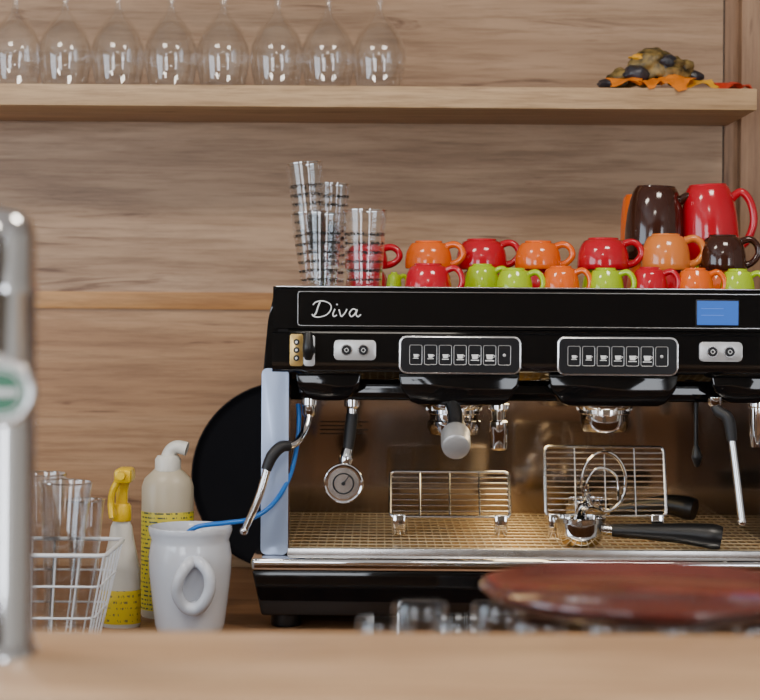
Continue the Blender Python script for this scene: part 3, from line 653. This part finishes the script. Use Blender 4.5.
# ---------------------------------------------------------------- foreground: tap, tray, glasses
dT=1.3; y=-D+dT; s=S(y); c=P(-6,500,y); c.z=BZ; k=40*s
root=empty('beer_tap',c)
b=B(); H=lambda py:(ZC-(py-CY)*s)-BZ
b.lathe([(0,0),(k*1.15,0),(k*1.15,0.004),(k*1.04,0.008),(k,0.010),(k,H(300)),(k*1.03,H(296)),(k*1.03,H(288)),(k,H(284)),(k,H(240)),(k*0.93,H(225)),(k*0.72,H(215)),(k*0.35,H(211)),(0,H(210))],M_chrome,c,48); b.done('column',root)
e=P(2,392,y-k-0.01); b=B()
b.cyl((c.x,c.y,e.z),(e.x,e.y+0.006,e.z),0.012,0.012,M_chrome,16)
rad=34*S(e.y); b.cyl((e.x,e.y-0.002,e.z),(e.x,e.y+0.006,e.z),rad*0.96,rad,M_steel,40)
b.tube([(e.x+rad*0.9*math.cos(t),e.y-0.002,e.z+rad*0.9*math.sin(t)) for t in [2*math.pi*i/40 for i in range(40)]],rad*0.12,M_steel,12,1,closed=True)
b.cyl((e.x,e.y-0.003,e.z),(e.x,e.y,e.z),rad*0.74,rad*0.76,M_emg,40)
b.tube([(e.x+rad*0.62*math.cos(t),e.y-0.0032,e.z+rad*0.62*math.sin(t)) for t in [2*math.pi*i/40 for i in range(40)]],rad*0.03,M_white,6,1,closed=True)
b.box(e.x-rad*0.5,e.x+rad*0.5,e.y-0.0045,e.y,e.z-rad*0.12,e.z+rad*0.10,M_white,0.001)
b.done('emblem',root)
b=B(); b.cyl((c.x-0.09,c.y,BZ+H(330)),(c.x,c.y,BZ+H(330)),0.011,0.011,M_chrome,16); b.tube([(c.x-0.085,c.y,BZ+H(330)),(c.x-0.09,c.y,BZ+H(345)),(c.x-0.09,c.y,BZ+H(400))],0.008,M_chrome,12,4); b.cyl((c.x-0.085,c.y,BZ+H(328)),(c.x-0.085,c.y,BZ+H(240)),0.006,0.010,M_mblack,14)
b.done('spout',root)
yg=-D+1.475; s=S(yg); hg=0.214
def tumbler(px,y,h,r=0.030):
    x=P(px,600,y).x; b=B((x,y,0))
    b.lathe([(0,h-0.010),(r*0.75,h-0.010),(r-0.002,0.002),(r-0.001,0.0005),(r,0.002),(r*0.84,h-0.004),(r*0.80,h),(0,h)],M_glass,(x,y,0),28); b.done('drinking_glass')
for px in (386,462,538,612,688,764): tumbler(px,yg,hg)
for px in (420,500,640,715): tumbler(px,yg+0.085,hg)
pc=P(645,590,yg+0.09); b=B((pc.x,yg+0.09,hg)); rp=165*S(yg+0.09)
b.lathe([(0,0.0),(rp*0.86,0.0),(rp*0.95,0.007),(rp,0.014),(rp*0.995,0.017),(rp*0.975,0.016),(rp*0.93,0.010),(rp*0.85,0.005),(0,0.005)],M_plate,b.loc,64)
b.done('serving_platter')

# ---------------------------------------------------------------- lights
def area(name,loc,size,sy,energy,col,target):
    l=bpy.data.lights.new(name,'AREA'); l.shape='RECTANGLE'; l.size=size; l.size_y=sy; l.energy=energy; l.color=col
    o=bpy.data.objects.new(name,l); bpy.context.collection.objects.link(o); o.location=loc
    o.rotation_euler=(Vector(target)-Vector(loc)).to_track_quat('-Z','Y').to_euler(); return o
area('daylight_window_1',(-1.6,YF+0.02,0.62),1.3,1.55,50,(0.90,0.94,1.0),(-1.6,0,0.62))
area('daylight_window_2',(2.35,YF+0.02,0.62),0.85,1.55,32,(0.90,0.94,1.0),(2.35,0,0.62))
area('daylight_window_3',(XL+0.02,-2.1,0.65),2.1,1.4,55,(0.74,0.87,1.0),(0,-2.1,0.65))
for i,(x,y,e) in enumerate(((-0.9,-1.0,16),(0.7,-1.0,18),(0.0,-2.8,12))):
    area('ceiling_light_%d'%(i+1),(x,y,ZT-0.03),0.5,0.3,e,(1.0,0.91,0.79),(x,y,0))
area('added_tray_fill',(P(520,410,0.22).x,0.24,Z(399)-0.006),0.68,0.10,1.3,(1.0,0.74,0.38),(P(520,410,0.18).x,0.24,0))  # added warm fill with no fixture, brightens the recess and drip tray
w=bpy.data.worlds.new('World'); bpy.context.scene.world=w; w.use_nodes=True
bg=w.node_tree.nodes['Background']; sky=w.node_tree.nodes.new('ShaderNodeTexSky'); sky.sky_type='PREETHAM'
w.node_tree.links.new(sky.outputs[0],bg.inputs[0]); bg.inputs[1].default_value=0.4

# ---------------------------------------------------------------- camera
cam=bpy.data.cameras.new('Camera'); co=bpy.data.objects.new('Camera',cam); bpy.context.collection.objects.link(co)
cam.sensor_width=36; cam.lens=F/760*36; cam.shift_y=-40/760
co.matrix_world=Matrix.Translation((0,-D,ZC))@Matrix.Rotation(-TH,4,'Y')@Matrix.Rotation(math.pi/2,4,'X')
cam.dof.use_dof=True; cam.dof.focus_distance=D+0.06; cam.dof.aperture_fstop=4.8; cam.clip_start=0.05
bpy.context.scene.camera=co
